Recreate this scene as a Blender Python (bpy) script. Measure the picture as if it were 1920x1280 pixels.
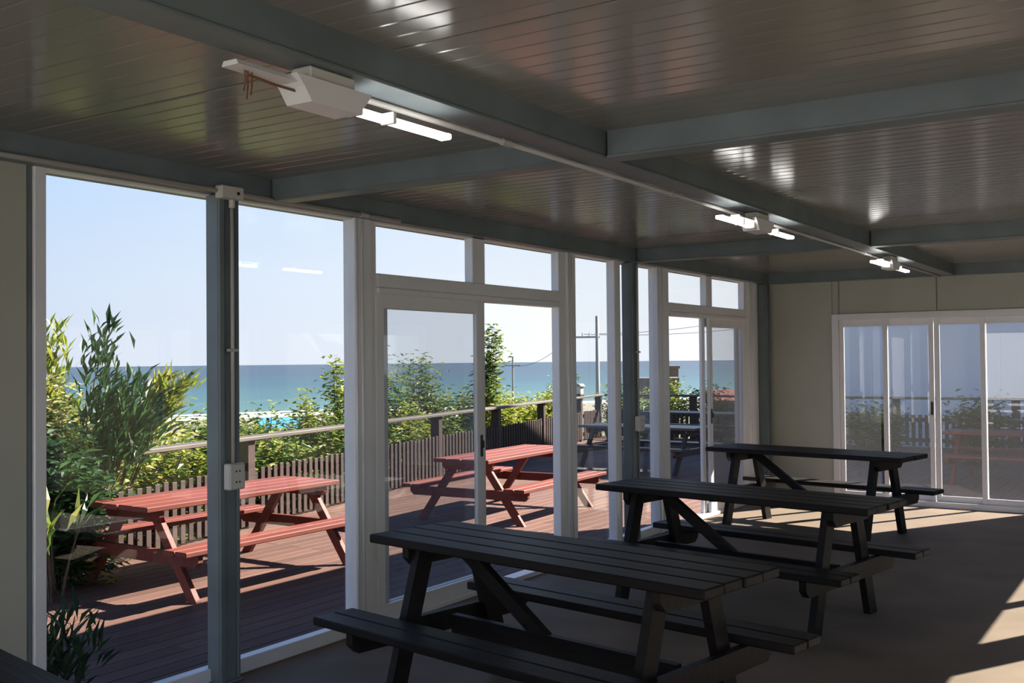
import bpy, math, random
from mathutils import Vector, Matrix

random.seed(7)
for o in list(bpy.data.objects):
    bpy.data.objects.remove(o, do_unlink=True)
scene = bpy.context.scene
C = scene.collection
R = math.radians

# ------------------------------------------------------------------ camera
YAW, PITCH, ROLL = R(33.187), R(1.072), R(-0.55)
cam_d = bpy.data.cameras.new('camera')
cam = bpy.data.objects.new('camera', cam_d)
C.objects.link(cam)
f = Vector((math.cos(YAW) * math.cos(PITCH), math.sin(YAW) * math.cos(PITCH), math.sin(PITCH)))
r0 = Vector((math.sin(YAW), -math.cos(YAW), 0))
u0 = r0.cross(f)
r1 = r0 * math.cos(ROLL) + u0 * math.sin(ROLL)
u1 = u0 * math.cos(ROLL) - r0 * math.sin(ROLL)
cam.matrix_world = Matrix(((r1.x, u1.x, -f.x, 0), (r1.y, u1.y, -f.y, 0), (r1.z, u1.z, -f.z, 1.6), (0, 0, 0, 1)))
cam_d.sensor_width = 36.0
cam_d.lens = 36.0 * 1950 / 1920
cam_d.clip_start = 0.05
cam_d.clip_end = 20000
scene.camera = cam

# ------------------------------------------------------------------ sky, sun, exposure
SUN_AZ, SUN_EL = R(-28.7), R(37.5)
SUN = Vector((math.cos(SUN_AZ) * math.cos(SUN_EL), math.sin(SUN_AZ) * math.cos(SUN_EL), math.sin(SUN_EL)))
SKY_STRENGTH = 1.12
SUN_ENERGY = 20.0
scene.view_settings.view_transform = 'Standard'
scene.view_settings.look = 'None'
scene.view_settings.gamma = 1.0
scene.view_settings.use_curve_mapping = False
scene.view_settings.exposure = 0.0

w = bpy.data.worlds.new('sky')
scene.world = w
w.use_nodes = True
nt = w.node_tree
nt.nodes.clear()
out = nt.nodes.new('ShaderNodeOutputWorld')
bg = nt.nodes.new('ShaderNodeBackground')
tc = nt.nodes.new('ShaderNodeTexCoord')
sep = nt.nodes.new('ShaderNodeSeparateXYZ')
ramp = nt.nodes.new('ShaderNodeValToRGB')
nt.links.new(tc.outputs['Generated'], sep.inputs[0])
nt.links.new(sep.outputs['Z'], ramp.inputs[0])
cr = ramp.color_ramp
cr.elements[0].position = 0.0
cr.elements[0].color = (0.64, 0.70, 0.86, 1)
cr.elements[1].position = 1.0
cr.elements[1].color = (0.04, 0.10, 0.30, 1)
for p, c in ((0.07, (0.60, 0.72, 0.92, 1)), (0.17, (0.50, 0.69, 0.97, 1)), (0.3, (0.27, 0.45, 0.82, 1)), (0.6, (0.09, 0.20, 0.50, 1))):
    e = cr.elements.new(p)
    e.color = c
# the haze is brighter on the sun's side of the sky
dot = nt.nodes.new('ShaderNodeVectorMath')
dot.operation = 'DOT_PRODUCT'
dot.inputs[1].default_value = (math.cos(SUN_AZ), math.sin(SUN_AZ), 0)
nt.links.new(tc.outputs['Generated'], dot.inputs[0])
mr = nt.nodes.new('ShaderNodeMapRange')
mr.inputs['From Min'].default_value = -0.1
mr.inputs['From Max'].default_value = 0.7
mr.inputs['To Min'].default_value = 0.0
mr.inputs['To Max'].default_value = 0.8
nt.links.new(dot.outputs['Value'], mr.inputs['Value'])
mixc = nt.nodes.new('ShaderNodeMixRGB')
mixc.inputs[2].default_value = (1.06, 1.08, 1.10, 1)
low = nt.nodes.new('ShaderNodeMapRange')      # the haze lies low over the horizon
low.inputs['From Min'].default_value = 0.08
low.inputs['From Max'].default_value = 0.4
low.inputs['To Min'].default_value = 1.0
low.inputs['To Max'].default_value = 0.0
nt.links.new(sep.outputs['Z'], low.inputs['Value'])
hz = nt.nodes.new('ShaderNodeMath')
hz.operation = 'MULTIPLY'
nt.links.new(mr.outputs[0], hz.inputs[0])
nt.links.new(low.outputs[0], hz.inputs[1])
nt.links.new(hz.outputs[0], mixc.inputs[0])
nt.links.new(ramp.outputs[0], mixc.inputs[1])
nt.links.new(mixc.outputs[0], bg.inputs['Color'])
bg.inputs['Strength'].default_value = SKY_STRENGTH
nt.links.new(bg.outputs[0], out.inputs['Surface'])

sun_d = bpy.data.lights.new('sun', 'SUN')
sun_d.energy = SUN_ENERGY
sun_d.angle = R(0.53)
sun_d.color = (1.0, 0.93, 0.82)
sun = bpy.data.objects.new('sun', sun_d)
C.objects.link(sun)
sun.rotation_euler = SUN.to_track_quat('Z', 'Y').to_euler()


# ------------------------------------------------------------------ materials
def new_mat(name):
    m = bpy.data.materials.new(name)
    m.use_nodes = True
    return m, m.node_tree, m.node_tree.nodes['Principled BSDF']


def plain(name, col, rough=0.5, metal=0.0, spec=0.5, var=0.0, scale=6.0, bump=0.0, stretch=None):
    m, t, b = new_mat(name)
    b.inputs['Roughness'].default_value = rough
    b.inputs['Metallic'].default_value = metal
    b.inputs['Specular IOR Level'].default_value = spec
    b.inputs['Base Color'].default_value = (*col, 1)
    if var > 0 or bump > 0:
        co = t.nodes.new('ShaderNodeTexCoord')
        mp = t.nodes.new('ShaderNodeMapping')
        if stretch:
            mp.inputs['Scale'].default_value = stretch
        nz = t.nodes.new('ShaderNodeTexNoise')
        nz.inputs['Scale'].default_value = scale
        nz.inputs['Detail'].default_value = 5
        t.links.new(co.outputs['Object'], mp.inputs[0])
        t.links.new(mp.outputs[0], nz.inputs['Vector'])
        if var > 0:
            rp = t.nodes.new('ShaderNodeValToRGB')
            rp.color_ramp.elements[0].position = 0.3
            rp.color_ramp.elements[1].position = 0.72
            rp.color_ramp.elements[0].color = (*[max(0, c * (1 - var)) for c in col], 1)
            rp.color_ramp.elements[1].color = (*[min(1, c * (1 + var)) for c in col], 1)
            t.links.new(nz.outputs['Fac'], rp.inputs[0])
            t.links.new(rp.outputs[0], b.inputs['Base Color'])
        if bump > 0:
            bp = t.nodes.new('ShaderNodeBump')
            bp.inputs['Strength'].default_value = bump
            bp.inputs['Distance'].default_value = 0.01
            t.links.new(nz.outputs['Fac'], bp.inputs['Height'])
            t.links.new(bp.outputs[0], b.inputs['Normal'])
    return m


def wood(name, col, rough=0.45, var=0.35, bump=0.25, spec=0.5):
    # grain along the piece's own X, a little different from piece to piece
    m, t, b = new_mat(name)
    b.inputs['Roughness'].default_value = rough
    b.inputs['Specular IOR Level'].default_value = spec
    co = t.nodes.new('ShaderNodeTexCoord')
    oi = t.nodes.new('ShaderNodeObjectInfo')
    ad = t.nodes.new('ShaderNodeVectorMath')
    ad.operation = 'MULTIPLY_ADD'
    ad.inputs[1].default_value = (1.2, 18, 18)
    cb = t.nodes.new('ShaderNodeCombineXYZ')
    ml = t.nodes.new('ShaderNodeMath')
    ml.operation = 'MULTIPLY'
    ml.inputs[1].default_value = 57
    t.links.new(oi.outputs['Random'], ml.inputs[0])
    for i in range(3):
        t.links.new(ml.outputs[0], cb.inputs[i])
    t.links.new(co.outputs['Object'], ad.inputs[0])
    t.links.new(cb.outputs[0], ad.inputs[2])
    nz = t.nodes.new('ShaderNodeTexNoise')
    nz.inputs['Scale'].default_value = 1.6
    nz.inputs['Detail'].default_value = 6
    nz.inputs['Roughness'].default_value = 0.65
    t.links.new(ad.outputs[0], nz.inputs['Vector'])
    rp = t.nodes.new('ShaderNodeValToRGB')
    rp.color_ramp.elements[0].position = 0.3
    rp.color_ramp.elements[1].position = 0.7
    rp.color_ramp.elements[0].color = (*[c * (1 - var) for c in col], 1)
    rp.color_ramp.elements[1].color = (*[min(1, c * (1 + var)) for c in col], 1)
    t.links.new(nz.outputs['Fac'], rp.inputs[0])
    hs = t.nodes.new('ShaderNodeHueSaturation')
    mv = t.nodes.new('ShaderNodeMapRange')
    mv.inputs['To Min'].default_value = 0.82
    mv.inputs['To Max'].default_value = 1.18
    t.links.new(oi.outputs['Random'], mv.inputs['Value'])
    t.links.new(mv.outputs[0], hs.inputs['Value'])
    t.links.new(rp.outputs[0], hs.inputs['Color'])
    t.links.new(hs.outputs[0], b.inputs['Base Color'])
    bp = t.nodes.new('ShaderNodeBump')
    bp.inputs['Strength'].default_value = bump
    bp.inputs['Distance'].default_value = 0.004
    t.links.new(nz.outputs['Fac'], bp.inputs['Height'])
    t.links.new(bp.outputs[0], b.inputs['Normal'])
    return m


def glass(name, tint, haze=0.0, refl=1.0):
    # a thin pane: clear transmission, Fresnel reflection, a little dust
    m = bpy.data.materials.new(name)
    m.use_nodes = True
    t = m.node_tree
    t.nodes.clear()
    o = t.nodes.new('ShaderNodeOutputMaterial')
    tr = t.nodes.new('ShaderNodeBsdfTransparent')
    tr.inputs['Color'].default_value = (*tint, 1)
    gl = t.nodes.new('ShaderNodeBsdfGlossy')
    gl.inputs['Roughness'].default_value = 0.0
    gl.inputs['Color'].default_value = (0.95 * refl, 0.95 * refl, 0.95 * refl, 1)
    # Schlick reflectance, the same from either side of the pane
    ge = t.nodes.new('ShaderNodeNewGeometry')
    dt = t.nodes.new('ShaderNodeVectorMath')
    dt.operation = 'DOT_PRODUCT'
    t.links.new(ge.outputs['Incoming'], dt.inputs[0])
    t.links.new(ge.outputs['Normal'], dt.inputs[1])
    prev = dt.outputs['Value']
    for op, v, order in (('ABSOLUTE', None, 0), ('SUBTRACT', 1.0, 1), ('POWER', 5.0, 0), ('MULTIPLY_ADD', None, 2)):
        n_ = t.nodes.new('ShaderNodeMath')
        n_.operation = op
        if order == 1:
            n_.inputs[0].default_value = v
            t.links.new(prev, n_.inputs[1])
        else:
            t.links.new(prev, n_.inputs[0])
            if v is not None:
                n_.inputs[1].default_value = v
        if order == 2:
            n_.inputs[1].default_value = 0.96
            n_.inputs[2].default_value = 0.04
        prev = n_.outputs[0]
    mx = t.nodes.new('ShaderNodeMixShader')
    t.links.new(prev, mx.inputs[0])
    if haze > 0:
        df = t.nodes.new('ShaderNodeBsdfTranslucent')
        df.inputs['Color'].default_value = (0.75, 0.75, 0.78, 1)
        m2 = t.nodes.new('ShaderNodeMixShader')
        m2.inputs[0].default_value = haze
        t.links.new(tr.outputs[0], m2.inputs[1])
        t.links.new(df.outputs[0], m2.inputs[2])
        t.links.new(m2.outputs[0], mx.inputs[1])
    else:
        t.links.new(tr.outputs[0], mx.inputs[1])
    t.links.new(gl.outputs[0], mx.inputs[2])
    t.links.new(mx.outputs[0], o.inputs['Surface'])
    return m


def leaf_mat(name, cols, trans=0.45):
    m, t, b = new_mat(name)
    gm = t.nodes.new('ShaderNodeNewGeometry')
    rp = t.nodes.new('ShaderNodeValToRGB')
    n = len(cols)
    rp.color_ramp.elements[0].color = (*cols[0], 1)
    rp.color_ramp.elements[0].position = 0
    rp.color_ramp.elements[1].color = (*cols[-1], 1)
    for i in range(1, n - 1):
        rp.color_ramp.elements.new(i / (n - 1)).color = (*cols[i], 1)
    t.links.new(gm.outputs['Random Per Island'], rp.inputs[0])
    t.links.new(rp.outputs[0], b.inputs['Base Color'])
    b.inputs['Roughness'].default_value = 0.45
    tl = t.nodes.new('ShaderNodeBsdfTranslucent')
    t.links.new(rp.outputs[0], tl.inputs['Color'])
    mx = t.nodes.new('ShaderNodeMixShader')
    mx.inputs[0].default_value = trans
    o = t.nodes['Material Output']
    t.links.new(b.outputs[0], mx.inputs[1])
    t.links.new(tl.outputs[0], mx.inputs[2])
    t.links.new(mx.outputs[0], o.inputs['Surface'])
    return m


def emit(name, col, s):
    m, t, b = new_mat(name)
    b.inputs['Base Color'].default_value = (0.9, 0.9, 0.9, 1)
    b.inputs['Emission Color'].default_value = (*col, 1)
    b.inputs['Emission Strength'].default_value = s
    return m


def sea_mat():
    m, t, b = new_mat('sea_water')
    g = t.nodes.new('ShaderNodeNewGeometry')
    dt = t.nodes.new('ShaderNodeVectorMath')
    dt.operation = 'DOT_PRODUCT'
    dt.inputs[1].default_value = (0.348, 0.937, 0)
    t.links.new(g.outputs['Position'], dt.inputs[0])
    mp = t.nodes.new('ShaderNodeMapRange')
    mp.inputs['From Min'].default_value = 285
    mp.inputs['From Max'].default_value = 1400
    t.links.new(dt.outputs['Value'], mp.inputs['Value'])
    rp = t.nodes.new('ShaderNodeValToRGB')
    el = rp.color_ramp.elements
    el[0].position = 0
    el[0].color = (0.075, 0.145, 0.155, 1)
    el[1].position = 1
    el[1].color = (0.036, 0.065, 0.105, 1)
    el.new(0.12).color = (0.046, 0.108, 0.132, 1)
    el.new(0.35).color = (0.034, 0.080, 0.116, 1)
    nz = t.nodes.new('ShaderNodeTexNoise')
    mpp = t.nodes.new('ShaderNodeMapping')
    mpp.inputs['Rotation'].default_value = (0, 0, R(20))
    mpp.inputs['Scale'].default_value = (0.006, 0.03, 1)
    t.links.new(g.outputs['Position'], mpp.inputs[0])
    t.links.new(mpp.outputs[0], nz.inputs['Vector'])
    nz.inputs['Scale'].default_value = 1.0
    nz.inputs['Detail'].default_value = 7
    ml = t.nodes.new('ShaderNodeMath')
    ml.operation = 'MULTIPLY_ADD'
    ml.inputs[1].default_value = 0.25
    t.links.new(nz.outputs['Fac'], ml.inputs[0])
    sb = t.nodes.new('ShaderNodeMath')
    sb.operation = 'SUBTRACT'
    sb.inputs[1].default_value = 0.125
    t.links.new(mp.outputs[0], sb.inputs[0])
    t.links.new(sb.outputs[0], ml.inputs[2])
    t.links.new(ml.outputs[0], rp.inputs[0])
    t.links.new(rp.outputs[0], b.inputs['Base Color'])
    b.inputs['Roughness'].default_value = 0.7
    b.inputs['Specular IOR Level'].default_value = 0.25
    return m


M = {}
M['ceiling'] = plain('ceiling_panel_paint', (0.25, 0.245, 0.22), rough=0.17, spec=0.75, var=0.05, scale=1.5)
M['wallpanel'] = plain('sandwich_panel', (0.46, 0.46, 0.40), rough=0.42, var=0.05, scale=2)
M['beam'] = plain('painted_steel', (0.155, 0.19, 0.205), rough=0.42, var=0.18, scale=3)
M['alu'] = plain('white_aluminium', (0.80, 0.80, 0.83), rough=0.3, spec=0.6, var=0.03, scale=4)
M['rubber'] = plain('dark_gasket', (0.03, 0.03, 0.03), rough=0.7)
M['black'] = plain('black_plastic', (0.015, 0.015, 0.015), rough=0.35)
M['floor'] = plain('floor_vinyl', (0.21, 0.157, 0.112), rough=0.7, var=0.16, scale=2.2, bump=0.15, spec=0.2)
M['pvc'] = plain('grey_conduit', (0.50, 0.48, 0.46), rough=0.4)
M['box'] = plain('ivory_plastic', (0.62, 0.60, 0.56), rough=0.4)
M['white'] = plain('white_enamel', (0.80, 0.79, 0.80), rough=0.35)
M['rust'] = plain('rusted_wire', (0.20, 0.09, 0.05), rough=0.8)
M['glass'] = glass('clear_glass', (0.97, 0.98, 0.98))
M['doorglass'] = glass('door_glass', (0.92, 0.93, 0.935), haze=0.02)
M['backglass'] = glass('grey_glass', (0.93, 0.93, 0.935), haze=0.012)
M['tabdark'] = wood('dark_stained_wood', (0.016, 0.013, 0.012), rough=0.52, var=0.35, bump=0.6, spec=0.2)
M['tabred'] = wood('red_stained_wood', (0.185, 0.046, 0.032), rough=0.6, var=0.25, spec=0.3)
M['tabgrey'] = wood('grey_brown_wood', (0.06, 0.05, 0.046), rough=0.38, var=0.3)  # darker, greyer wood than on the red tables
M['deck'] = wood('deck_board', (0.138, 0.072, 0.055), rough=0.7, var=0.22, spec=0.25)
M['fence'] = wood('brown_fence_wood', (0.055, 0.032, 0.026), rough=0.6, var=0.25)
M['rail'] = wood('weathered_rail_wood', (0.125, 0.10, 0.085), rough=0.6, var=0.25)
M['tube'] = emit('fluorescent_tube', (1.0, 0.98, 0.93), 7.0)
M['leafA'] = leaf_mat('leaf_mixed', [(0.03, 0.07, 0.02), (0.08, 0.16, 0.03), (0.20, 0.26, 0.04), (0.42, 0.40, 0.11)])
M['leafB'] = leaf_mat('leaf_yellow_green', [(0.07, 0.13, 0.02), (0.20, 0.27, 0.03), (0.36, 0.38, 0.04), (0.56, 0.50, 0.12)])
M['leafC'] = leaf_mat('leaf_dark', [(0.015, 0.04, 0.015), (0.03, 0.075, 0.025), (0.06, 0.13, 0.035)])
M['leafD'] = leaf_mat('leaf_cream', [(0.10, 0.17, 0.04), (0.30, 0.33, 0.10), (0.55, 0.50, 0.22), (0.62, 0.55, 0.28)])
M['bark'] = plain('bark', (0.10, 0.075, 0.05), rough=0.9, var=0.3, scale=20)
M['plume'] = plain('grass_plume', (0.62, 0.42, 0.24), rough=0.9)
M['earth'] = plain('hillside_earth', (0.13, 0.15, 0.06), rough=0.95, var=0.45, scale=0.15)
M['gravel'] = plain('yard_concrete', (0.12, 0.115, 0.105), rough=0.9, var=0.15, scale=1.2)
M['sand'] = plain('beach_sand', (0.22, 0.195, 0.155), rough=0.95, var=0.15, scale=0.1)
M['foam'] = plain('sea_foam', (0.86, 0.88, 0.90), rough=0.8)
M['sea'] = sea_mat()
M['roofmetal'] = plain('roof_sheet', (0.30, 0.32, 0.33), rough=0.5)
M['plaster'] = plain('pale_plaster', (0.78, 0.79, 0.82), rough=0.85, var=0.04, scale=0.4)
M['blueroof'] = plain('blue_roof', (0.08, 0.33, 0.72), rough=0.5)
M['redroof'] = plain('red_roof', (0.36, 0.12, 0.08), rough=0.7)
M['greenpaint'] = plain('green_paint', (0.03, 0.27, 0.16), rough=0.5)
M['brick'] = plain('brown_brick', (0.16, 0.115, 0.095), rough=0.8, var=0.2, scale=0.6)
M['wire'] = plain('wire', (0.04, 0.04, 0.045), rough=0.95, spec=0.0)
M['concrete'] = plain('pole_concrete', (0.30, 0.29, 0.28), rough=0.8)
M['darkglass'] = plain('window_glass_dark', (0.05, 0.06, 0.07), rough=0.15)
M['lantern'] = plain('lantern_glass', (0.6, 0.58, 0.5), rough=0.4)


# ------------------------------------------------------------------ mesh helpers
class MB:
    def __init__(self):
        self.v, self.f = [], []

    def add(self, vs, fs):
        n = len(self.v)
        self.v += [tuple(p) for p in vs]
        self.f += [tuple(i + n for i in q) for q in fs]
        return self

    def box(self, x0, x1, y0, y1, z0, z1, bev=0.0):
        if bev <= 0:
            vs = [(x, y, z) for z in (z0, z1) for y in (y0, y1) for x in (x0, x1)]
            fs = [(0, 2, 3, 1), (4, 5, 7, 6), (0, 1, 5, 4), (2, 6, 7, 3), (0, 4, 6, 2), (1, 3, 7, 5)]
            return self.add(vs, fs)
        b = min(bev, (x1 - x0) * .45, (y1 - y0) * .45, (z1 - z0) * .45)
        # chamfered box: three shells of corners
        vs, idx = [], {}
        for sx in (0, 1):
            for sy in (0, 1):
                for sz in (0, 1):
                    X = (x0, x1)[sx]; Y = (y0, y1)[sy]; Z = (z0, z1)[sz]
                    dx = b if sx == 0 else -b; dy = b if sy == 0 else -b; dz = b if sz == 0 else -b
                    for k, p in enumerate(((X, Y + dy, Z + dz), (X + dx, Y, Z + dz), (X + dx, Y + dy, Z))):
                        idx[sx, sy, sz, k] = len(vs)
                        vs.append(p)
        I = idx
        fs = []
        for s in (0, 1):
            q = [I[s, 0, 0, 0], I[s, 0, 1, 0], I[s, 1, 1, 0], I[s, 1, 0, 0]]
            fs.append(tuple(q if s == 0 else q[::-1]))
            q = [I[0, s, 0, 1], I[1, s, 0, 1], I[1, s, 1, 1], I[0, s, 1, 1]]
            fs.append(tuple(q if s == 0 else q[::-1]))
            q = [I[0, 0, s, 2], I[0, 1, s, 2], I[1, 1, s, 2], I[1, 0, s, 2]]
            fs.append(tuple(q if s == 0 else q[::-1]))
        for a in (0, 1):
            for c in (0, 1):
                fs.append((I[a, c, 0, 0], I[a, c, 1, 0], I[a, c, 1, 1], I[a, c, 0, 1]) if a != c else (I[a, c, 0, 1], I[a, c, 1, 1], I[a, c, 1, 0], I[a, c, 0, 0]))
                fs.append((I[a, 0, c, 2], I[a, 1, c, 2], I[a, 1, c, 0], I[a, 0, c, 0]) if a != c else (I[a, 0, c, 0], I[a, 1, c, 0], I[a, 1, c, 2], I[a, 0, c, 2]))
                fs.append((I[0, a, c, 1], I[1, a, c, 1], I[1, a, c, 2], I[0, a, c, 2]) if a != c else (I[0, a, c, 2], I[1, a, c, 2], I[1, a, c, 1], I[0, a, c, 1]))
                for d in (0, 1):
                    t = (I[a, c, d, 0], I[a, c, d, 1], I[a, c, d, 2])
                    fs.append(t if (a + c + d) % 2 == 0 else t[::-1])
        return self.add(vs, fs)

    def prism(self, poly, axis, a0, a1):
        # poly: 2-D outline in the two other axes (in xyz order), extruded along axis
        n = len(poly)

        def p3(p, a):
            q = list(p)
            q.insert(axis, a)
            return q
        vs = [p3(p, a0) for p in poly] + [p3(p, a1) for p in poly]
        fs = [tuple(range(n))[::-1], tuple(range(n, 2 * n))] + [(i, (i + 1) % n, n + (i + 1) % n, n + i) for i in range(n)]
        return self.add(vs, fs)

    def tube(self, pts, rad, n=8, cap=True):
        pts = [Vector(p) for p in pts]
        rr = rad if isinstance(rad, (list, tuple)) else [rad] * len(pts)
        vs, fs = [], []
        for i, p in enumerate(pts):
            d = (pts[min(i + 1, len(pts) - 1)] - pts[max(i - 1, 0)]).normalized()
            a = d.orthogonal().normalized() if abs(d.z) < 0.99 else Vector((1, 0, 0))
            if abs(d.z) < 0.99:
                a = d.cross(Vector((0, 0, 1))).normalized()
            b = d.cross(a)
            for k in range(n):
                t = 2 * math.pi * k / n
                vs.append(p + (a * math.cos(t) + b * math.sin(t)) * rr[i])
        for i in range(len(pts) - 1):
            for k in range(n):
                k2 = (k + 1) % n
                fs.append((i * n + k, i * n + k2, (i + 1) * n + k2, (i + 1) * n + k))
        if cap:
            fs.append(tuple(range(n))[::-1])
            fs.append(tuple(range((len(pts) - 1) * n, len(pts) * n)))
        return self.add(vs, fs)

    def build(self, name, mat, parent=None, loc=None, rot=None, smooth=False):
        me = bpy.data.meshes.new(name)
        me.from_pydata(self.v, [], self.f)
        me.materials.append(M[mat] if isinstance(mat, str) else mat)
        if smooth:
            me.polygons.foreach_set('use_smooth', [True] * len(me.polygons))
        me.update()
        o = bpy.data.objects.new(name, me)
        C.objects.link(o)
        if parent is not None:
            o.parent = parent
        if loc is not None:
            o.location = loc
        if rot is not None:
            o.rotation_euler = rot
        return o


def tag(o, label, cat, group=None):
    o['label'] = label
    o['category'] = cat
    if group:
        o['group'] = group
    return o


def struct(o):
    o['kind'] = 'structure'
    return o


def empty(name, loc=(0, 0, 0), rz=0.0):
    o = bpy.data.objects.new(name, None)
    o.empty_display_size = 0.1
    C.objects.link(o)
    o.location = loc
    o.rotation_euler = (0, 0, rz)
    return o


def inst(name, me, parent, loc=(0, 0, 0), rot=(0, 0, 0)):
    o = bpy.data.objects.new(name, me)
    C.objects.link(o)
    o.parent = parent
    o.location = loc
    o.rotation_euler = rot
    return o


def copy_tree(o, parent=None):
    c = o.copy()
    C.objects.link(c)
    c.parent = parent
    for ch in list(o.children):
        copy_tree(ch, c)
    return c


# ------------------------------------------------------------------ dimensions
YG = 4.172          # glass plane of the sea-side wall
XB = 11.74          # back wall
YR = -0.16          # glass plane of the landward wall
X0 = -1.3           # wall behind the camera
ZC = 2.57           # ceiling
ZB = 2.455          # underside of the beams
ZD = -0.2           # deck level outside

# ------------------------------------------------------------------ floor, roof, ceiling
struct(MB().box(X0 - .1, XB + .12, YR - .12, YG + .07, -0.12, 0.0).build('floor', 'floor'))
struct(MB().box(X0 - .25, XB + .35, YR - .35, YG + .27, 2.64, 2.76).build('roof', 'roofmetal'))
ceil = struct(empty('ceiling', (0, 0, ZC)))
# ribbed sandwich panels, one metre wide, running across the room
prof = []
W = 1.0
nr = 10
for i in range(nr):
    a = i * W / nr
    prof += [(a + .004, 0.0), (a + W / nr - .012, 0.0), (a + W / nr - .008, 0.0018), (a + W / nr - .003, 0.0018)]
prof[0] = (0.004, 0.004)
prof.insert(1, (0.010, 0.0))
prof[-1] = (W - 0.004, 0.004)
poly = prof + [(W - .004, .06), (.004, .06)]
pm = MB()
n = len(poly)
pm.add([(x, 0, z) for x, z in poly] + [(x, 4.75, z) for x, z in poly],
       [tuple(range(n))[::-1], tuple(range(n, 2 * n))] + [(i, n + i, n + (i + 1) % n, (i + 1) % n) for i in range(n)])
me0 = None
k = 0
x = X0 - .2
while x < XB + .15:
    if me0 is None:
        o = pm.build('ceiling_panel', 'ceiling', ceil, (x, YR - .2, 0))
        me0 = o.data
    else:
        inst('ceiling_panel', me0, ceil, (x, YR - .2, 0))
    x += W

# ------------------------------------------------------------------ walls of sandwich panel
PT = 0.09


def wall(name, panels):
    wroot = struct(empty(name))
    for b in panels:
        x0, x1, y0, y1, z0, z1 = b
        MB().box(x0, x1, y0, y1, z0, z1, 0.006).build('wall_panel', 'wallpanel', wroot)
    return wroot


g = 0.003
# sea side, left of the glazing
wall('wall_left', [(1.575, 2.571, YG - .03, YG + .06, 0, 2.6), (.575, 1.572, YG - .03, YG + .06, 0, 2.6),
                   (-.425, .572, YG - .03, YG + .06, 0, 2.6), (X0, -.428, YG - .03, YG + .06, 0, 2.6)])
# back wall: full-height panels on each side of the sliding doors and header panels above
wall('wall_back', [(XB, XB + PT, 3.38, 4.22, 0, 2.6),
                   (XB, XB + PT, 3.305 + g, 3.38 - g, 2.09, 2.6), (XB, XB + PT, 2.27 + g, 3.305 - g, 2.09, 2.6),
                   (XB, XB + PT, 1.24 + g, 2.27 - g, 2.09, 2.6),
                   (XB, XB + PT, .22 + g, 1.24 - g, 0, 2.6), (XB, XB + PT, YR - .06, .22 - g, 0, 2.6)])
# landward wall
YR0, YR1 = YR - .04, YR + .05
wall('wall_right', [(10.78, XB, YR0, YR1, 0, 2.6), (8.29, 9.53, YR0, YR1, 2.06, 2.6), (9.536, 10.774, YR0, YR1, 2.06, 2.6),
                    (7.92, 8.284, YR0, YR1, 0, 2.6),
                    (5.47, 6.69, YR0, YR1, 2.06, 2.6), (6.696, 7.914, YR0, YR1, 2.06, 2.6),
                    (4.52, 5.464, YR0, YR1, 0, 2.6), (3.52, 4.514, YR0, YR1, 0, 2.6),
                    (2.3, 3.514, YR0, YR1, 2.2, 2.6), (1.1, 2.294, YR0, YR1, 2.2, 2.6), (-.1, 1.094, YR0, YR1, 2.2, 2.6),
                    (X0, -.106, YR0, YR1, 0, 2.6)])
wall('wall_rear', [(X0 - PT, X0, YR - .1, .25, 0, 2.6), (X0 - PT, X0, .255, 2.1, 2.38, 2.6), (X0 - PT, X0, 2.105, 3.9, 2.38, 2.6), (X0 - PT, X0, 3.905, 4.23, 0, 2.6)])


# ------------------------------------------------------------------ steel frame
def beam(label, x0, x1, y0, y1, z0=ZB, z1=ZC + .03, lip=None):
    """C-shaped steel: web with a lip above and below"""
    root = tag(empty('steel_beam', (x0, y0, z0)), label, 'beam')
    lx, ly, lz = x1 - x0, y1 - y0, z1 - z0
    MB().box(0, lx, 0, ly, .006, lz, .004).build('web', 'beam', root)
    if lx > ly:
        MB().box(0, lx, -.006, ly + .006, 0, .012, .002).build('flange', 'beam', root)
    else:
        MB().box(-.006, lx + .006, 0, ly, 0, .012, .002).build('flange', 'beam', root)
    return root


TX1, TX2 = 3.90, 8.22
YM0, YM1 = 2.07, 2.19
beam('long grey steel beam down the middle of the ceiling carrying the tube lights', X0, XB - .1, YM0, YM1)
beam('grey steel eaves beam along the top of the sea-side glazing', X0, XB - .1, 4.07, YG + .12)
beam('grey steel eaves beam above the landward doors on the camera side', X0, XB - .1, YR - .1, YR + .02)
beam('short grey cross beam from middle beam to sea-side glazing, nearest the camera', TX1, TX1 + .1, YM1 + .008, 4.062)
beam('pale-lit grey cross beam right of the middle beam, nearest the camera', TX1, TX1 + .1, YR + .03, YM0 - .008)
beam('second cross beam from middle beam to sea-side glazing, behind the middle lamp', TX2, TX2 + .1, YM1 + .008, 4.062)
beam('second grey cross beam right of the middle beam, deeper in the room', TX2, TX2 + .1, YR + .03, YM0 - .008)
beam('grey steel beam along the top of the back wall', XB - .1, XB, YR + .03, 4.06)


def post(label, x0, x1, y0, y1):
    root = tag(empty('steel_post', ((x0 + x1) / 2, (y0 + y1) / 2, 0)), label, 'post')
    a, b = (x1 - x0) / 2, (y1 - y0) / 2
    MB().box(-a, a, -b, b, 0.0, ZB - .003, .006).build('shaft', 'beam', root)
    MB().box(-a - .015, a + .015, -b - .015, b - .005, 0.0, .012, .003).build('base_plate', 'beam', root)
    # open channel on the room side: two lips with a shadow groove between them
    MB().box(-a, -a + .03, -b - .012, -b + .001, 0.012, ZB - .003, .003).build('channel_lip', 'beam', root)
    MB().box(a - .018, a, -b - .012, -b + .001, 0.012, ZB - .003, .003).build('channel_lip', 'beam', root)
    return root


post('grey steel post with outlet box between the two large left panes', 3.545, 3.672, 4.072, 4.165)
post('grey steel post between the two sea-side sliding door sets', 8.12, 8.235, 4.072, 4.165)
post('grey steel corner post where glazing meets the back wall', 11.52, 11.64, 4.072, 4.165)


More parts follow.
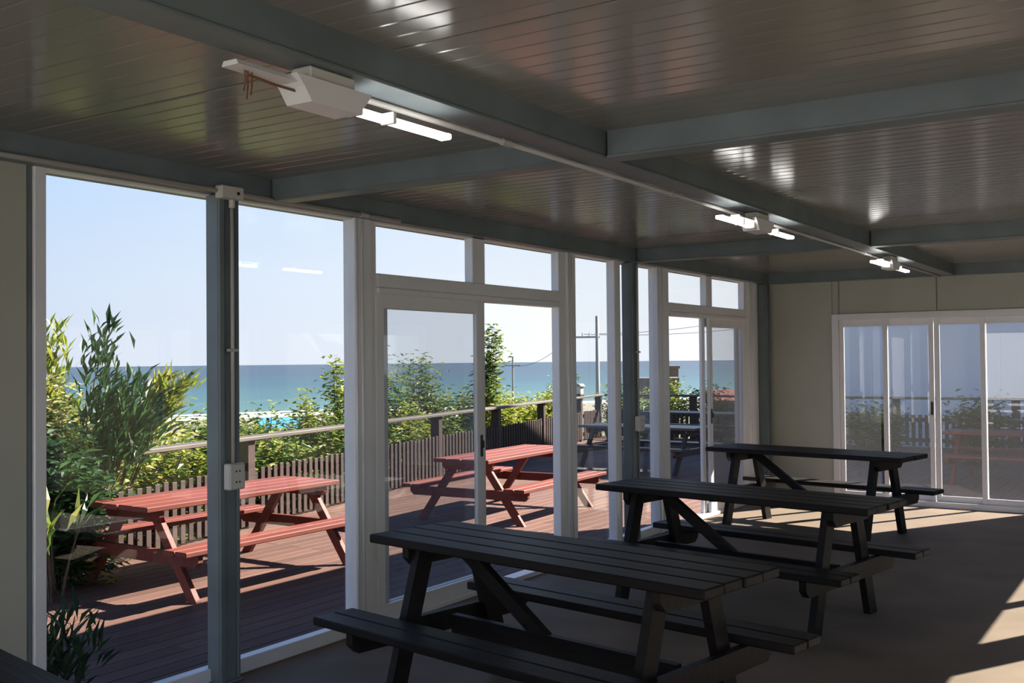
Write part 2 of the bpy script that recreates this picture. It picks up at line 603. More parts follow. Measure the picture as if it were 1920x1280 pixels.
# ------------------------------------------------------------------ glazing of the sea side
def frame_box(root, x0, x1, z0, z1, y0=YG - .035, y1=YG + .035, name='frame_bar', mat='alu', bev=.004):
    return MB().box(x0, x1, y0, y1, z0, z1, bev).build(name, mat, root)


ZH = 2.446
num = [0, 0]


def window(x0, x1, z0, z1, bars, mat='glass'):
    num[0] += 1
    root = struct(empty('window_%d' % num[0]))
    for b in bars:
        frame_box(root, *b)
    MB().box(x0 - .008, x1 + .008, YG - .004, YG + .004, z0 - .008, z1 + .008).build('pane', mat, root)
    return root


# pane left of the post, pane right of it
window(2.657, 3.61, .075, ZH, [(2.600, 2.657, 0, 2.47), (2.657, 3.60, 0, .075), (2.657, 3.60, ZH, 2.47), (2.572, 2.598, 0, 2.47, YG - .02, YG + .05, 'cover_strip', 'beam')])
window(3.61, 4.619, .075, ZH, [(3.602, 4.619, 0, .075), (3.602, 4.619, ZH, 2.47)])
window(7.241, 7.909, .075, ZH, [(7.241, 7.909, 0, .075), (7.241, 7.909, ZH, 2.47), (7.909, 7.985, 0, 2.47, YG - .05, YG + .03)])
window(8.10, 8.762, .075, ZH, [(8.03, 8.762, 0, .075), (8.03, 8.762, ZH, 2.47), (8.0, 8.045, 0, 2.47)])


def vbar(root, x0, x1, z0, z1, y=YG - .05):
    """upright with two rounded ribs on the room side"""
    MB().box(x0, x1, y, YG + .045, z0, z1, .004).build('upright', 'alu', root)
    for xx in (x0 + .012, x0 + (x1 - x0) * .42):
        MB().tube([(xx, y, z0), (xx, y, z1)], .008, 10).build('rib', 'alu', root, smooth=True)


def door_set(n, xa, xj0, xj1, xb, open_right):
    """sliding pair under two transom lights; xa..xb outer frame, xj0..xj1 clear width"""
    root = struct(empty('door_%d' % n))
    vbar(root, xa, xj0 - .06, 0, 2.47)
    frame_box(root, xj0 - .06, xj0, 0, 2.47)
    vbar(root, xj1 + .11, xb, 0, 2.47)
    frame_box(root, xj1, xj1 + .11, 0, 2.47)
    mid = (xj0 + xj1) / 2
    frame_box(root, mid - .075, mid + .075, 2.14, 2.47)
    frame_box(root, xj0, xj1, ZH, 2.47)
    frame_box(root, xj0, xj1, 2.055, 2.14, YG - .045, YG + .045, 'transom_rail')
    frame_box(root, xj0, xj1, 2.015, 2.055, YG - .055, YG + .05, 'head_track')
    frame_box(root, xj0 - .02, xj1 + .02, 0, .035, YG - .055, YG + .055, 'sill_track')
    for a, b in ((xj0, mid - .075), (mid + .075, xj1)):
        MB().box(a - .006, b + .006, YG - .003, YG + .003, 2.134, ZH + .006).build('transom_pane', 'glass', root)
    lw = (xj1 - xj0) / 2 + .05

    def leaf(x, y, handle):
        lf = empty('door_leaf', (x, y, 0))
        lf.parent = root
        st = .078
        MB().box(0, st, -.016, .016, .035, 2.02, .004).build('stile', 'alu', lf)
        MB().box(lw - st, lw, -.016, .016, .035, 2.02, .004).build('stile', 'alu', lf)
        MB().box(st, lw - st, -.015, .015, 1.93, 2.02, .003).build('top_rail', 'alu', lf)
        MB().box(st, lw - st, -.015, .015, .035, .125, .003).build('bottom_rail', 'alu', lf)
        MB().box(st - .005, lw - st + .005, -.003, .003, .12, 1.935).build('pane', 'doorglass', lf)
        if handle is not None:
            hx = handle
            MB().box(hx - .013, hx + .013, -.024, -.014, .94, 1.09, .004).box(hx - .006, hx + .006, -.04, -.02, 1.0, 1.05, .003).build('handle', 'black', lf)
    if open_right:      # both leaves pushed to the left
        leaf(xj0 - .012, YG - .022, lw - .03)
        leaf(xj0 + .075, YG + .022, None)
    else:
        leaf(xj1 - lw + .03, YG - .022, .035)
        leaf(xj1 - lw - .06, YG + .022, None)
    return root


door_set(1, 4.619, 4.828, 7.0, 7.241, True)
door_set(2, 8.762, 9.04, 11.016, 11.32, False)
frame_box(struct(empty('trim_1')), 11.322, 11.738, 0, 2.47, YG - .005, YG + .05, 'filler_panel')


# ------------------------------------------------------------------ back sliding doors (four leaves)
def back_doors():
    root = struct(empty('door_3'))
    xf0, xf1 = XB - .03, XB + .10
    ya, yb = 1.24, 3.38

    def bar(y0, y1, z0, z1, nm, a=xf0, b=xf1):
        MB().box(a, b, y0, y1, z0, z1, .004).build(nm, 'alu', root)
    bar(yb - .07, yb, 0, 2.088, 'jamb')
    bar(ya, ya + .07, 0, 2.088, 'jamb')
    bar(ya + .07, yb - .07, 2.02, 2.088, 'head')
    bar(ya + .07, yb - .07, 0, .06, 'sill_track')
    ins = [(yb - .07, 2.79, 2.843, .045, None), (2.843, 2.25, 2.367, .02, .0), ]
    # leaf edges read off from left to right
    leaves = [(2.79, 3.31, .03), (2.32, 2.845, 0.065), (1.80, 2.31, .065), (1.31, 1.855, .03)]
    for i, (y0, y1, dx) in enumerate(leaves):
        lf = empty('door_leaf', (XB + dx, y0, 0))
        lf.parent = root
        lw = y1 - y0
        st = .05
        for a in (0, lw - st):
            MB().box(-.014, .014, a, a + st, .06, 2.02, .003).build('stile', 'alu', lf)
        MB().box(-.013, .013, st, lw - st, 1.945, 2.02, .003).build('top_rail', 'alu', lf)
        MB().box(-.013, .013, st, lw - st, .06, .12, .003).build('bottom_rail', 'alu', lf)
        MB().box(-.003, .003, st - .005, lw - st + .005, .115, 1.95).build('pane', 'backglass', lf)
        if i == 1:
            MB().box(-.024, -.012, .012, .036, .98, 1.12, .003).build('handle', 'black', lf)


back_doors()


# ------------------------------------------------------------------ landward sliding doors (seen by their sun patches)
def side_doors(n, leaves, xa, xb):
    root = struct(empty('door_%d' % n))
    for a, b in ((xa, xa + .05), (xb - .05, xb)):
        MB().box(a, b, YR - .06, YR + .06, 0, 2.06, .004).build('jamb', 'alu', root)
    MB().box(xa + .05, xb - .05, YR - .06, YR + .06, 2.0, 2.06, .004).build('head', 'alu', root)
    MB().box(xa + .05, xb - .05, YR - .06, YR + .06, 0, .04, .004).build('sill_track', 'alu', root)
    for i, (x0, x1) in enumerate(leaves):
        y = YR + (-.02, .02)[i % 2]
        lf = empty('door_leaf', (x0, y, 0))
        lf.parent = root
        lw, st = x1 - x0, .08
        for a in (0, lw - st):
            MB().box(a, a + st, -.015, .015, .04, 2.0, .003).build('stile', 'alu', lf)
        MB().box(st, lw - st, -.014, .014, 1.94, 2.0, .003).build('top_rail', 'alu', lf)
        MB().box(st, lw - st, -.014, .014, .04, .12, .003).build('bottom_rail', 'alu', lf)
        MB().box(st - .005, lw - st + .005, -.003, .003, .115, 1.945).build('pane', 'glass', lf)


side_doors(4, [(8.33, 9.50), (9.46, 10.74)], 8.29, 10.78)
side_doors(5, [(5.52, 6.74), (6.70, 7.87)], 5.47, 7.92)
root = struct(empty('door_6'))           # wide doorway beside the camera, its leaves folded away
for a, b in ((-.1, -.05), (3.45, 3.5)):
    MB().box(a, b, YR - .06, YR + .06, 0, 2.2, .004).build('jamb', 'alu', root)
MB().box(-.05, 3.45, YR - .06, YR + .06, 2.13, 2.2, .004).build('head', 'alu', root)


root = struct(empty('door_7'))           # open end doorway behind the camera
for a, b in ((.255, .305), (3.85, 3.9)):
    MB().box(X0 - PT - .01, X0 + .01, a, b, 0, 2.38, .004).build('jamb', 'alu', root)
MB().box(X0 - PT - .01, X0 + .01, .305, 3.85, 2.33, 2.38, .004).build('head', 'alu', root)


# ------------------------------------------------------------------ picnic tables
def make_table(mat, L, w, h, wb, bo, hb, fo, inset, stretch):
    root = empty('picnic_table')
    th = .042
    nP = 4
    pw = (w - .008 * (nP - 1)) / nP
    for i in range(nP):
        e = (0.0, .008, -.004, .005)[i]
        MB().box(-L / 2 + e, L / 2 - e * .6, -pw / 2, pw / 2, -th, 0, .006).build('tabletop_plank', mat, root, (0, -w / 2 + pw / 2 + i * (pw + .008), h))
    bw = (wb - .008) / 2
    for s in (-1, 1):
        for j in (0, 1):
            yc = s * (bo - bw / 2 - j * (bw + .008))
            MB().box(-L / 2, L / 2, -bw / 2, bw / 2, -.04, 0, .006).build('bench_plank', mat, root, (0, yc, hb))
    for sx in (-1, 1):
        xs = sx * (L / 2 - inset)
        # bearer under the top
        MB().prism([(-w / 2 + .03, 0), (w / 2 - .03, 0), (w / 2 - .03, -.05), (w / 2 - .07, -.09), (-w / 2 + .07, -.09), (-w / 2 + .03, -.05)], 0, -.022, .022).build('top_bearer', mat, root, (xs, 0, h - th))
        # cross beam carrying both benches
        zb = hb - .04
        MB().prism([(-bo + .03, 0), (bo - .03, 0), (bo - .03, -.06), (bo - .07, -.10), (-bo + .07, -.10), (-bo + .03, -.06)], 0, -.022, .022).build('bench_bearer', mat, root, (xs, 0, zb))
        for s in (-1, 1):
            t0, hw = .17, .05
            z1 = h - th
            MB().prism([(s * fo - hw, 0), (s * fo + hw, 0), (s * t0 + hw, z1), (s * t0 - hw, z1)], 0, -.022, .022).build('leg', mat, root, (xs - sx * .046, 0, 0))
    if stretch:
        MB().box(-(L / 2 - inset - .07), L / 2 - inset - .07, -.022, .022, hb - .15, hb - .05, .004).build('stretcher', mat, root)
        # one slanting brace from the top of the end frame down to the stretcher
        xa = -(L / 2 - inset) + .05
        za, zb2 = h - th, hb - .06
        MB().prism([(xa, za), (xa + .12, za), (xa + .66, zb2), (xa + .54, zb2)], 1, -.022, .022).build('brace', mat, root)
    return root


dark = make_table('tabdark', 1.95, .57, .745, .24, .63, .40, .38, .24, True)
spots = [((4.07, 2.44, 0), R(-99.8), 'dark picnic table in the middle foreground, nearest of those in full view'),
         ((6.46, 2.465, 0), R(-99.6), 'dark picnic table second from the camera, its top shining with window light'),
         ((9.635, 2.985, 0), R(-100.5), 'dark picnic table farthest inside, in front of the back sliding doors'),
         ((1.41, 2.49, 0), R(-100.5), 'dark picnic table cut off at the lower left corner beside the panel wall')]
for i, (loc, a, lab) in enumerate(spots):
    t = dark if i == 0 else copy_tree(dark)
    t.location = loc
    t.rotation_euler = (0, 0, a)
    tag(t, lab, 'table', 'dark picnic tables indoors')
red = make_table('tabred', 2.12, .72, .72, .26, .80, .42, .65, .16, False)
spots = [((6.12, 6.97, ZD), R(0.0), 'red stained picnic table on the deck, left one behind the steel post'),
         ((10.35, 6.84, ZD), R(3.5), 'red stained picnic table on the deck seen through the nearer sliding door'),
         ((16.35, 2.0, ZD), R(-92), 'dull red picnic table outside beyond the back sliding doors')]
for i, (loc, a, lab) in enumerate(spots):
    t = red if i == 0 else copy_tree(red)
    t.location = loc
    t.rotation_euler = (0, 0, a)
    tag(t, lab, 'table', 'red picnic tables on the deck')
grey = make_table('tabgrey', 2.12, .72, .72, .26, .80, .42, .65, .16, False)
spots = [((15.5, 7.55, ZD), R(-92), 'dark grey-brown picnic table on the deck beyond the red tables'),
         ((19.9, 8.6, ZD), R(-95), 'dark grey-brown picnic table at the far end of the deck')]
for i, (loc, a, lab) in enumerate(spots):
    t = grey if i == 0 else copy_tree(grey)
    t.location = loc
    t.rotation_euler = (0, 0, a)
    tag(t, lab, 'table', 'grey-brown picnic tables on the deck')


# ------------------------------------------------------------------ deck
def fenceY(x):
    return 8.05 + .222 * (x - 5.2)


deck = struct(empty('outdoor_deck', (0, 0, ZD)))
XE = 22.0
pitch = .155
bm_cache = {}


def board(x0, x1, y):
    L = round(x1 - x0, 3)
    if L < .3:
        return
    if L not in bm_cache:
        o = MB().box(0, L - .004, 0, pitch - .007, -.03, 0, .003).build('deck_board', 'deck', deck, (x0, y, 0))
        bm_cache[L] = o.data
    else:
        inst('deck_board', bm_cache[L], deck, (x0, y, 0))


y = YG + .08
row = 0
while y < fenceY(XE) + .1:
    xs = max(-2.0, 5.2 + (y - .05 - 8.05) / .222) if y > 6.4 else -2.0
    xs = round(max(-2.0, xs), 1)
    cuts = [4.4, 9.9, 16.0] if row % 2 else [2.2, 7.4, 13.0]
    pts = [xs] + [c for c in cuts if c > xs + .8] + [XE]
    for a, b in zip(pts[:-1], pts[1:]):
        board(a, b, y)
    y += pitch
    row += 1
y = YG + .08 - pitch
while y > -1.2:
    board(XB + .14, XE, y)
    y -= pitch
MB().box(-2.0, XE, YG + .08, 12.0, -.5, -.16).build('joists', 'fence', deck, (0, 0, 0)).data
MB().box(XB + .14, XE, -1.2, YG + .08, -.5, -.16).build('joists', 'fence', deck)


# ------------------------------------------------------------------ fences
def fence(label, p0, p1, posts, h_rail=1.0, h_pick=.65, pick=.125, lantern_at=None):
    p0 = Vector((p0[0], p0[1], 0))
    p1 = Vector((p1[0], p1[1], 0))
    d = p1 - p0
    L = d.length
    a = math.atan2(d.y, d.x)
    root = tag(empty('picket_fence', (p0.x, p0.y, ZD), a), label, 'fence')
    me = None
    for s in posts:
        if me is None:
            o = MB().box(-.07, .07, -.07, .07, -.3, h_rail - .045, .008).build('fence_post', 'fence', root, (s, .06, 0))
            me = o.data
        else:
            inst('fence_post', me, root, (s, .06, 0))
    MB().box(0, L, -.09, .10, -.045, 0, .008).build('handrail', 'rail', root, (0, .03, h_rail))
    MB().box(0, L, -.02, .02, -.04, .04, .004).build('upper_stringer', 'fence', root, (0, .035, h_pick - .1))
    MB().box(0, L, -.02, .02, -.04, .04, .004).build('lower_stringer', 'fence', root, (0, .035, .14))
    me = None
    s = .07
    while s < L:
        if min(abs(s - q) for q in posts) > .1:
            if me is None:
                o = MB().box(-.036, .036, -.011, .011, .03, h_pick, .003).build('picket', 'fence', root, (s, 0, 0))
                me = o.data
            else:
                inst('picket', me, root, (s, 0, random.uniform(-.012, .012)))
        s += pick
    return root


fa = (4.6, fenceY(4.6))
fb = (21.8, fenceY(21.8))
Lf = math.hypot(fb[0] - fa[0], fb[1] - fa[1])
fence('long brown picket fence with pale handrail along the seaward deck edge', fa, fb,
      [((x - fa[0]) / math.cos(math.atan(.222))) for x in (5.82, 8.0, 10.4, 12.85, 15.3, 17.7, 20.2)] + [Lf - .08])
fence('brown picket fence closing the far end of the deck beyond the tables', (21.8, fenceY(21.8) - .1), (21.8, -1.0), [2.2, 4.4, 6.6, 8.8, 11.0, 12.6])
# lantern on a post
lt = tag(empty('post_lantern', (20.2, fenceY(20.2) + .06, ZD + 1.0)), 'small grey lantern standing on a fence post near the utility pole', 'lantern')
MB().box(-.09, .09, -.09, .09, 0, .05, .01).build('base', 'fence', lt)
MB().box(-.075, .075, -.075, .075, .05, .22, .01).build('lantern_body', 'lantern', lt)
MB().prism([(-.11, .22), (.11, .22), (.05, .28), (-.05, .28)], 0, -.1, .1).build('cap', 'concrete', lt)

# ------------------------------------------------------------------ electrical: conduits, boxes, lamps
cd = tag(empty('conduit_pipe', (0, YM1 + .02, 2.44)), 'pale conduit pipe running along the middle ceiling beam', 'pipe')
MB().tube([(2.4, 0, .005), (XB - .15, 0, .005)], .011, 10).build('pipe', 'pvc', cd, smooth=True)
for x in (3.35, 4.9, 7.2, 8.6):
    MB().tube([(x - .03, 0, .005), (x + .03, 0, .005)], .0145, 10).build('coupling', 'pvc', cd)
cd = tag(empty('conduit_pipe', (0, 4.05, 2.463)), 'grey conduit pipe under the eaves beam above the left panes', 'pipe')
MB().tube([(X0, 0, 0), (4.95, 0, 0)], .012, 10).build('pipe', 'pvc', cd, smooth=True)
for x in (1.5, 4.62):
    MB().tube([(x - .03, 0, 0), (x + .03, 0, 0)], .016, 10).build('coupling', 'pvc', cd)


def outlet_post(px, y, zlo, junction, lab1, lab2, lab3):
    c = tag(empty('conduit_pipe', (px, y - .014, 0)), lab1, 'pipe')
    MB().tube([(0, 0, zlo), (0, 0, ZB - .03)], .010, 10).build('pipe', 'pvc', c, smooth=True)
    MB().box(-.03, .03, -.013, .012, 1.66, 1.675, .002).build('saddle_clip', 'pvc', c)
    o = tag(empty('outlet_box', (px, y, zlo - .065)), lab2, 'outlet')
    MB().box(-.052, .052, -.045, 0, -.066, .066, .006).build('back_box', 'box', o)
    MB().box(-.046, .046, -.05, -.045, -.06, .06, .002).build('cover_plate', 'box', o)
    for z in (.027, -.027):
        q = MB()
        for a in (-.011, .011):
            q.box(a - .0045, a + .0045, -.0512, -.0495, z - .0045, z + .0045)
        q.build('socket_holes', 'black', o)
    if junction:
        j = tag(empty('junction_box', (px - .02, y, 2.455)), lab3, 'junction box')
        MB().box(-.075, .07, -.05, .005, -.03, .035, .006).build('body', 'box', j)
        MB().tube([(.03, -.053, .0), (.03, -.049, .0)], .009, 10).build('knockout', 'black', j)
        MB().tube([(.02, -.014, -.07), (.02, -.014, -.03)], .016, 10).build('adaptor', 'box', j)


outlet_post(3.612, 4.058, 1.10, True, 'thin grey conduit pipe running down the left steel post', 'ivory power outlet box on the left steel post',
            'square ivory junction box at the top of the left steel post')
outlet_post(8.185, 4.058, 1.11, False, 'thin grey conduit pipe down the post between the sliding doors', 'ivory power outlet box on the post between the sliding doors', '')


def tube_lamp(x, label, left=True):
    root = tag(empty('tube_light', (x, YM0 + .06, 2.385)), label, 'light', 'twin tube lights under the middle beam')
    MB().box(-.095, .095, -.035, .045, .02, .068, .005).build('junction_box', 'box', root)
    MB().prism([(-.13, .0), (-.10, -.04), (.10, -.04), (.135, .0), (.16, .03), (-.16, .03)], 1, -.045, .055).build('ballast_housing', 'white', root)
    MB().prism([(-.03, .004), (.035, .004), (.028, .018), (-.022, .018)], 0, -.36, .155).build('reflector_plate', 'white', root, (0, 0, .006))
    for s in ((-1, 1) if left else (1,)):
        sk = MB()
        sk.box(min(s * .10, s * .14), max(s * .10, s * .14), -.028, .034, -.032, .006, .004).build('lamp_socket', 'white', root)
        tb = MB()
        for yy in (-.012, .014):
            tb.tube([(s * .13, yy, -.016), (s * .58, yy, -.016)], .0105, 12)
        tb.box(min(s * .575, s * .60), max(s * .575, s * .60), -.022, .024, -.026, -.006, .004)
        tb.build('lamp_tube', 'tube', root)
        MB().box(min(s * .285, s * .30), max(s * .285, s * .30), -.026, .03, -.028, .01, .002).build('tube_clip', 'white', root)
    if not left:
        for dx, dz in ((-.30, -.07), (-.285, -.055), (-.31, -.05)):
            MB().tube([(dx, .0, .008), (dx + .004, .004, dz * .5), (dx - .006, -.002, dz)], .003, 6).build('broken_wire', 'rust', root)
        MB().tube([(-.30, 0, -.002), (-.2, .004, -.006), (-.12, 0, -.008)], .004, 6).build('broken_wire', 'rust', root)
    return root


tube_lamp(2.26, 'near ceiling tube light with its left tube missing and wires hanging', False)
tube_lamp(5.92, 'middle ceiling tube light with both tubes lit')
tube_lamp(9.15, 'farthest ceiling tube light with both tubes lit, near the back wall')


# ------------------------------------------------------------------ land, beach and sea
def ground_z(x, y):
    d = x * .348 + y * .937
    if y < 3.5 and x < 24:
        return -.45
    t = max(0.0, d - 12.5)
    return -.55 - 15.0 * (1 - math.exp(-t / 95.0)) - .25 * math.sin(x * .13) * min(1, t / 20)


gm = MB()
xs = [-40, -25, -15, -8, -3, 0, 3, 6, 9, 12, 15, 18, 21, 24, 28, 33, 40, 50, 62, 78, 96, 120, 150, 190, 240, 300]
ys = [3.4, 4.2, 6, 8, 9, 10, 11, 12, 13, 14, 16, 18, 21, 25, 30, 36, 44, 55, 70, 90, 115, 145, 180, 215, 250, 285, 310]
vs = [(x, y, ground_z(x, y) if y > 3.5 else -.5) for y in ys for x in xs]
nx = len(xs)
gm.add(vs, [(j * nx + i, j * nx + i + 1, (j + 1) * nx + i + 1, (j + 1) * nx + i) for j in range(len(ys) - 1) for i in range(nx - 1)])
struct(gm.build('hillside', 'earth'))
struct(MB().box(-40, 60, -40, 3.5, -.9, -.32).build('yard', 'gravel'))
nd = Vector((.348, .937, 0))
td = Vector((.937, -.348, 0))


def strip(name, d0, d1, z, mat, t0=-500, t1=700, nseg=60, wob=0.0, seed=1):
    rnd = random.Random(seed)
    m = MB()
    vs = []
    for i in range(nseg + 1):
        t = t0 + (t1 - t0) * i / nseg
        a = wob * (math.sin(i * 1.3 + seed) + rnd.uniform(-.6, .6))
        b = wob * (math.sin(i * .9 + 2 * seed) + rnd.uniform(-.6, .6))
        for dd in (d0 + a, d1 + b):
            p = nd * dd + td * t
            vs.append((p.x, p.y, z))
    m.add(vs, [(2 * i, 2 * i + 2, 2 * i + 3, 2 * i + 1) for i in range(nseg)])
    return struct(m.build(name, mat))


strip('beach', 200, 284, -13.7, 'sand')
strip('sea', 270, 9000, -14.0, 'sea', -9000, 9000, 4)
strip('surf', 277, 296, -13.6, 'foam', wob=2.5, seed=3)
strip('surf', 306, 313, -13.8, 'foam', -260, 200, 40, 1.6, 5)


# ------------------------------------------------------------------ planting
def plant(name, label, cat, loc, H, rad, nst, nlf, ll, lw, mat, droop=.4, lo=.15, spread=.12, group=None, lean=(0, 0), stem_r=.012, up=.3, seed=0, tuft=False):
    rnd = random.Random(seed * 7919 + 13)
    root = tag(empty(name, loc), label, cat, group)
    st = MB()
    lv, lf = [], []
    for s in range(nst):
        az = rnd.uniform(0, 2 * math.pi)
        rr = rad * math.sqrt(rnd.random())
        hh = H * (1 - .38 * (rr / max(rad, .01)) ** 2) * rnd.uniform(.78, 1.02)
        tip = Vector((math.cos(az) * rr + lean[0] * rnd.uniform(.5, 1.1), math.sin(az) * rr + lean[1] * rnd.uniform(.5, 1.1), hh))
        base = Vector((math.cos(az) * rr * .25, math.sin(az) * rr * .25, 0))
        mid = Vector((base.x * .5 + tip.x * .35, base.y * .5 + tip.y * .35, hh * .62))

        def P(t):
            return base * (1 - t) ** 2 + mid * 2 * t * (1 - t) + tip * t * t
        st.tube([P(t) for t in (0, .25, .5, .75, 1)], [stem_r, stem_r * .9, stem_r * .75, stem_r * .5, stem_r * .2], 5, False)
        for q in range(nlf):
            t = lo + (1 - lo) * (rnd.random() ** .8)
            p = P(t) + Vector((rnd.gauss(0, spread), rnd.gauss(0, spread), rnd.gauss(0, spread * .8)))
            if p.z < .02:
                p.z = .02
            a = rnd.uniform(0, 2 * math.pi)
            d = Vector((math.cos(a), math.sin(a), rnd.uniform(-droop, up * 2)))
            if tuft:
                d = (P(min(1, t + .05)) - P(t - .05)).normalized() + Vector((math.cos(a), math.sin(a), -.2)) * .55
            d.normalize()
            sd = d.cross(Vector((rnd.uniform(-.5, .5), rnd.uniform(-.5, .5), 1))).normalized()
            up_ = sd.cross(d)
            l = ll * rnd.uniform(.6, 1.2)
            wd = lw * rnd.uniform(.7, 1.15)
            i = len(lv)
            m_ = p + d * l * .45 + up_ * l * .06
            lv += [tuple(p), tuple(m_ + sd * wd), tuple(p + d * l - up_ * l * .08), tuple(m_ - sd * wd)]
            lf.append((i, i + 1, i + 2, i + 3))
    st.build('branches', 'bark', root)
    m = MB()
    m.v, m.f = lv, lf
    fo = m.build('foliage', mat, root)
    fo['kind'] = 'stuff'
    return root


def gz(x, y):
    return ground_z(x, y)


# the big shrubs at the left end of the fence
plant('tall_shrub', 'tall leafy shrub at the left edge with cream-lit leaves, overtopping the fence', 'shrub', (5.74, 8.88, -.5), 2.1, .55, 26, 200, .13, .030, 'leafD', seed=1, spread=.13)
plant('bamboo_shrub', 'dark arching bamboo leaning right above the fence end', 'shrub', (5.5, 8.32, -.45), 2.42, .2, 10, 100, .2, .022, 'leafC', seed=2, lean=(.72, -.15), tuft=True, lo=.66, spread=.08)
plant('bamboo_shrub', 'light green bamboo shoot, tallest at the left edge', 'shrub', (5.85, 9.05, -.5), 2.8, .22, 6, 120, .2, .018, 'leafB', seed=3, tuft=True, lo=.6, spread=.06)
plant('bamboo_shrub', 'thin yellow-green bamboo leaning over the sea horizon', 'shrub', (6.1, 8.7, -.5), 2.6, .2, 5, 90, .22, .016, 'leafB', seed=4, lean=(.6, -.4), tuft=True, lo=.7, spread=.05)
plant('dark_shrub', 'dark shaded shrub filling the fence corner behind the left red table', 'shrub', (5.08, 7.74, ZD), 1.3, .3, 24, 150, .14, .028, 'leafC', seed=5)
plant('low_plant', 'low dark leafy plant on the deck just outside the left pane', 'plant', (3.22, 4.92, ZD), .58, .2, 9, 26, .17, .015, 'leafC', seed=6, tuft=True, lo=.25, spread=.04)
plant('low_plant', 'long green leaves reaching over the end of the left red table', 'plant', (4.75, 7.3, ZD), .8, .3, 5, 8, .30, .022, 'leafA', seed=7, tuft=True, lo=.5, spread=.04)
plant('low_plant', 'small lit yellow-green plant at the foot of the fence', 'plant', (5.35, 7.75, ZD), .3, .22, 9, 30, .12, .02, 'leafB', seed=8)
pl = tag(empty('pampas_grass', (6.5, 8.95, -.5)), 'single tawny pampas plume in front of the sea', 'plant')
MB().tube([(0, 0, 0), (.05, -.05, 1.2), (.25, -.2, 1.85)], [.012, .01, .006], 6).build('stalk', 'bark', pl)
pb = MB()
for i in range(170):
    a = random.random()
    p = Vector((.22 + a * .2, -.18 - a * .16, 1.78 + a * .22))
    d = Vector((random.gauss(.4, .5), random.gauss(-.3, .5), random.gauss(.4, .5))).normalized()
    s_ = d.orthogonal().normalized() * .003
    q = p + d * random.uniform(.05, .11)
    i0 = len(pb.v)
    pb.v += [tuple(p - s_), tuple(p + s_), tuple(q)]
    pb.f.append((i0, i0 + 1, i0 + 2))
o = pb.build('plume', 'plume', pl)
o['kind'] = 'stuff'

# hedge bushes behind the fence, one by one
hx = [(6.35, .95, 1.55, 'leafB', 'first yellow-green hedge bush from the left behind the seaward fence'),
      (7.35, 1.0, 1.58, 'leafB', 'second yellow-green hedge bush from the left behind the seaward fence'),
      (8.4, 1.0, 1.5, 'leafA', 'third hedge bush from the left, right of the steel post behind the fence'),
      (9.5, 1.0, 1.5, 'leafA', 'fourth hedge bush from the left, mid green, behind the seaward fence'),
      (10.7, 1.0, 1.5, 'leafA', 'fifth hedge bush from the left, behind the mullion and fence'),
      (11.9, 1.1, 1.45, 'leafA', 'sixth hedge bush from the left, behind the nearer sliding door leaf'),
      (13.2, 1.1, 1.5, 'leafB', 'seventh hedge bush from the left, pale green beyond the fence'),
      (14.6, 1.2, 1.55, 'leafA', 'eighth hedge bush from the left, right of the tall slim tree'),
      (16.1, 1.2, 1.5, 'leafA', 'ninth hedge bush from the left, behind the open doorway'),
      (17.7, 1.2, 1.4, 'leafB', 'tenth hedge bush from the left, before the door jamb'),
      (19.4, 1.3, 1.35, 'leafB', 'eleventh hedge bush from the left, beside the lantern post'),
      (21.2, 1.3, 1.35, 'leafB', 'twelfth hedge bush from the left, at the far fence corner')]
for i, (x, dy, H, mt, lab) in enumerate(hx):
    y = fenceY(x) + dy * .75
    plant('hedge_bush', lab, 'bush', (x, y + .24, -.55), H + .12, .64, 34, 120, .12, .030, mt, group='hedge bushes behind the seaward fence', seed=20 + i, spread=.13)
# taller growth rising over the rail
plant('young_tree', 'slim young bush rising in front of the blue roof', 'shrub', (10.45, 10.2, -.6), 2.0, .22, 5, 60, .13, .03, 'leafB', seed=40, lo=.55, spread=.08)
plant('young_tree', 'leafy sapling just left of the white door mullion', 'shrub', (11.2, 10.3, -.6), 2.3, .3, 8, 80, .14, .034, 'leafB', seed=41, lo=.5, spread=.1)
plant('tall_shrub', 'tall grey-green shrub seen through the closed door leaf', 'shrub', (13.0, 10.95, -.6), 2.8, .45, 10, 120, .13, .026, 'leafA', seed=42, lo=.4, lean=(.1, .2), spread=.12)
plant('tall_shrub', 'rounded shrub right of the tall grey-green one, behind the door leaf', 'shrub', (14.2, 11.2, -.6), 2.35, .5, 12, 110, .13, .028, 'leafA', seed=43, lo=.4, spread=.13)
plant('slim_tree', 'tall slim tree rising above the horizon in the open doorway', 'tree', (15.9, 10.95, -.6), 3.05, .2, 7, 110, .16, .036, 'leafA', seed=44, lo=.55, lean=(.15, -.1), spread=.11)
plant('slim_tree', 'pale bush at the foot of the tall slim tree', 'shrub', (15.75, 11.0, -.6), 1.95, .3, 9, 80, .12, .028, 'leafB', seed=45, spread=.12)
# bushes beyond the far end of the deck and behind the back doors
bx = [(23.5, 12.1, 'bush at the far deck corner beyond the end fence'), (23.1, 13.5, 'bush behind the lantern post left of the utility pole'),
      (23.6, 10.85, 'bush beyond the end fence below the brick buildings'), (23.2, 9.6, 'bush beyond the end fence left of the farthest table'),
      (23.3, 7.2, 'bush beyond the end fence seen past the corner post'), (18.6, 4.6, 'dark bush outside left of the back door handle'),
      (18.9, 3.1, 'dark bush outside seen through the third back pane'), (18.7, 1.6, 'dark bush outside at the right edge of the picture')]
for i, (x, y, lab) in enumerate(bx):
    plant('hedge_bush', lab, 'bush', (x, y, ZD if x < 22 else -.5), 1.15 if x < 22 else 1.75, .6, 22, 80, .13, .03, 'leafA', group='bushes around the far deck', seed=60 + i, spread=.13)


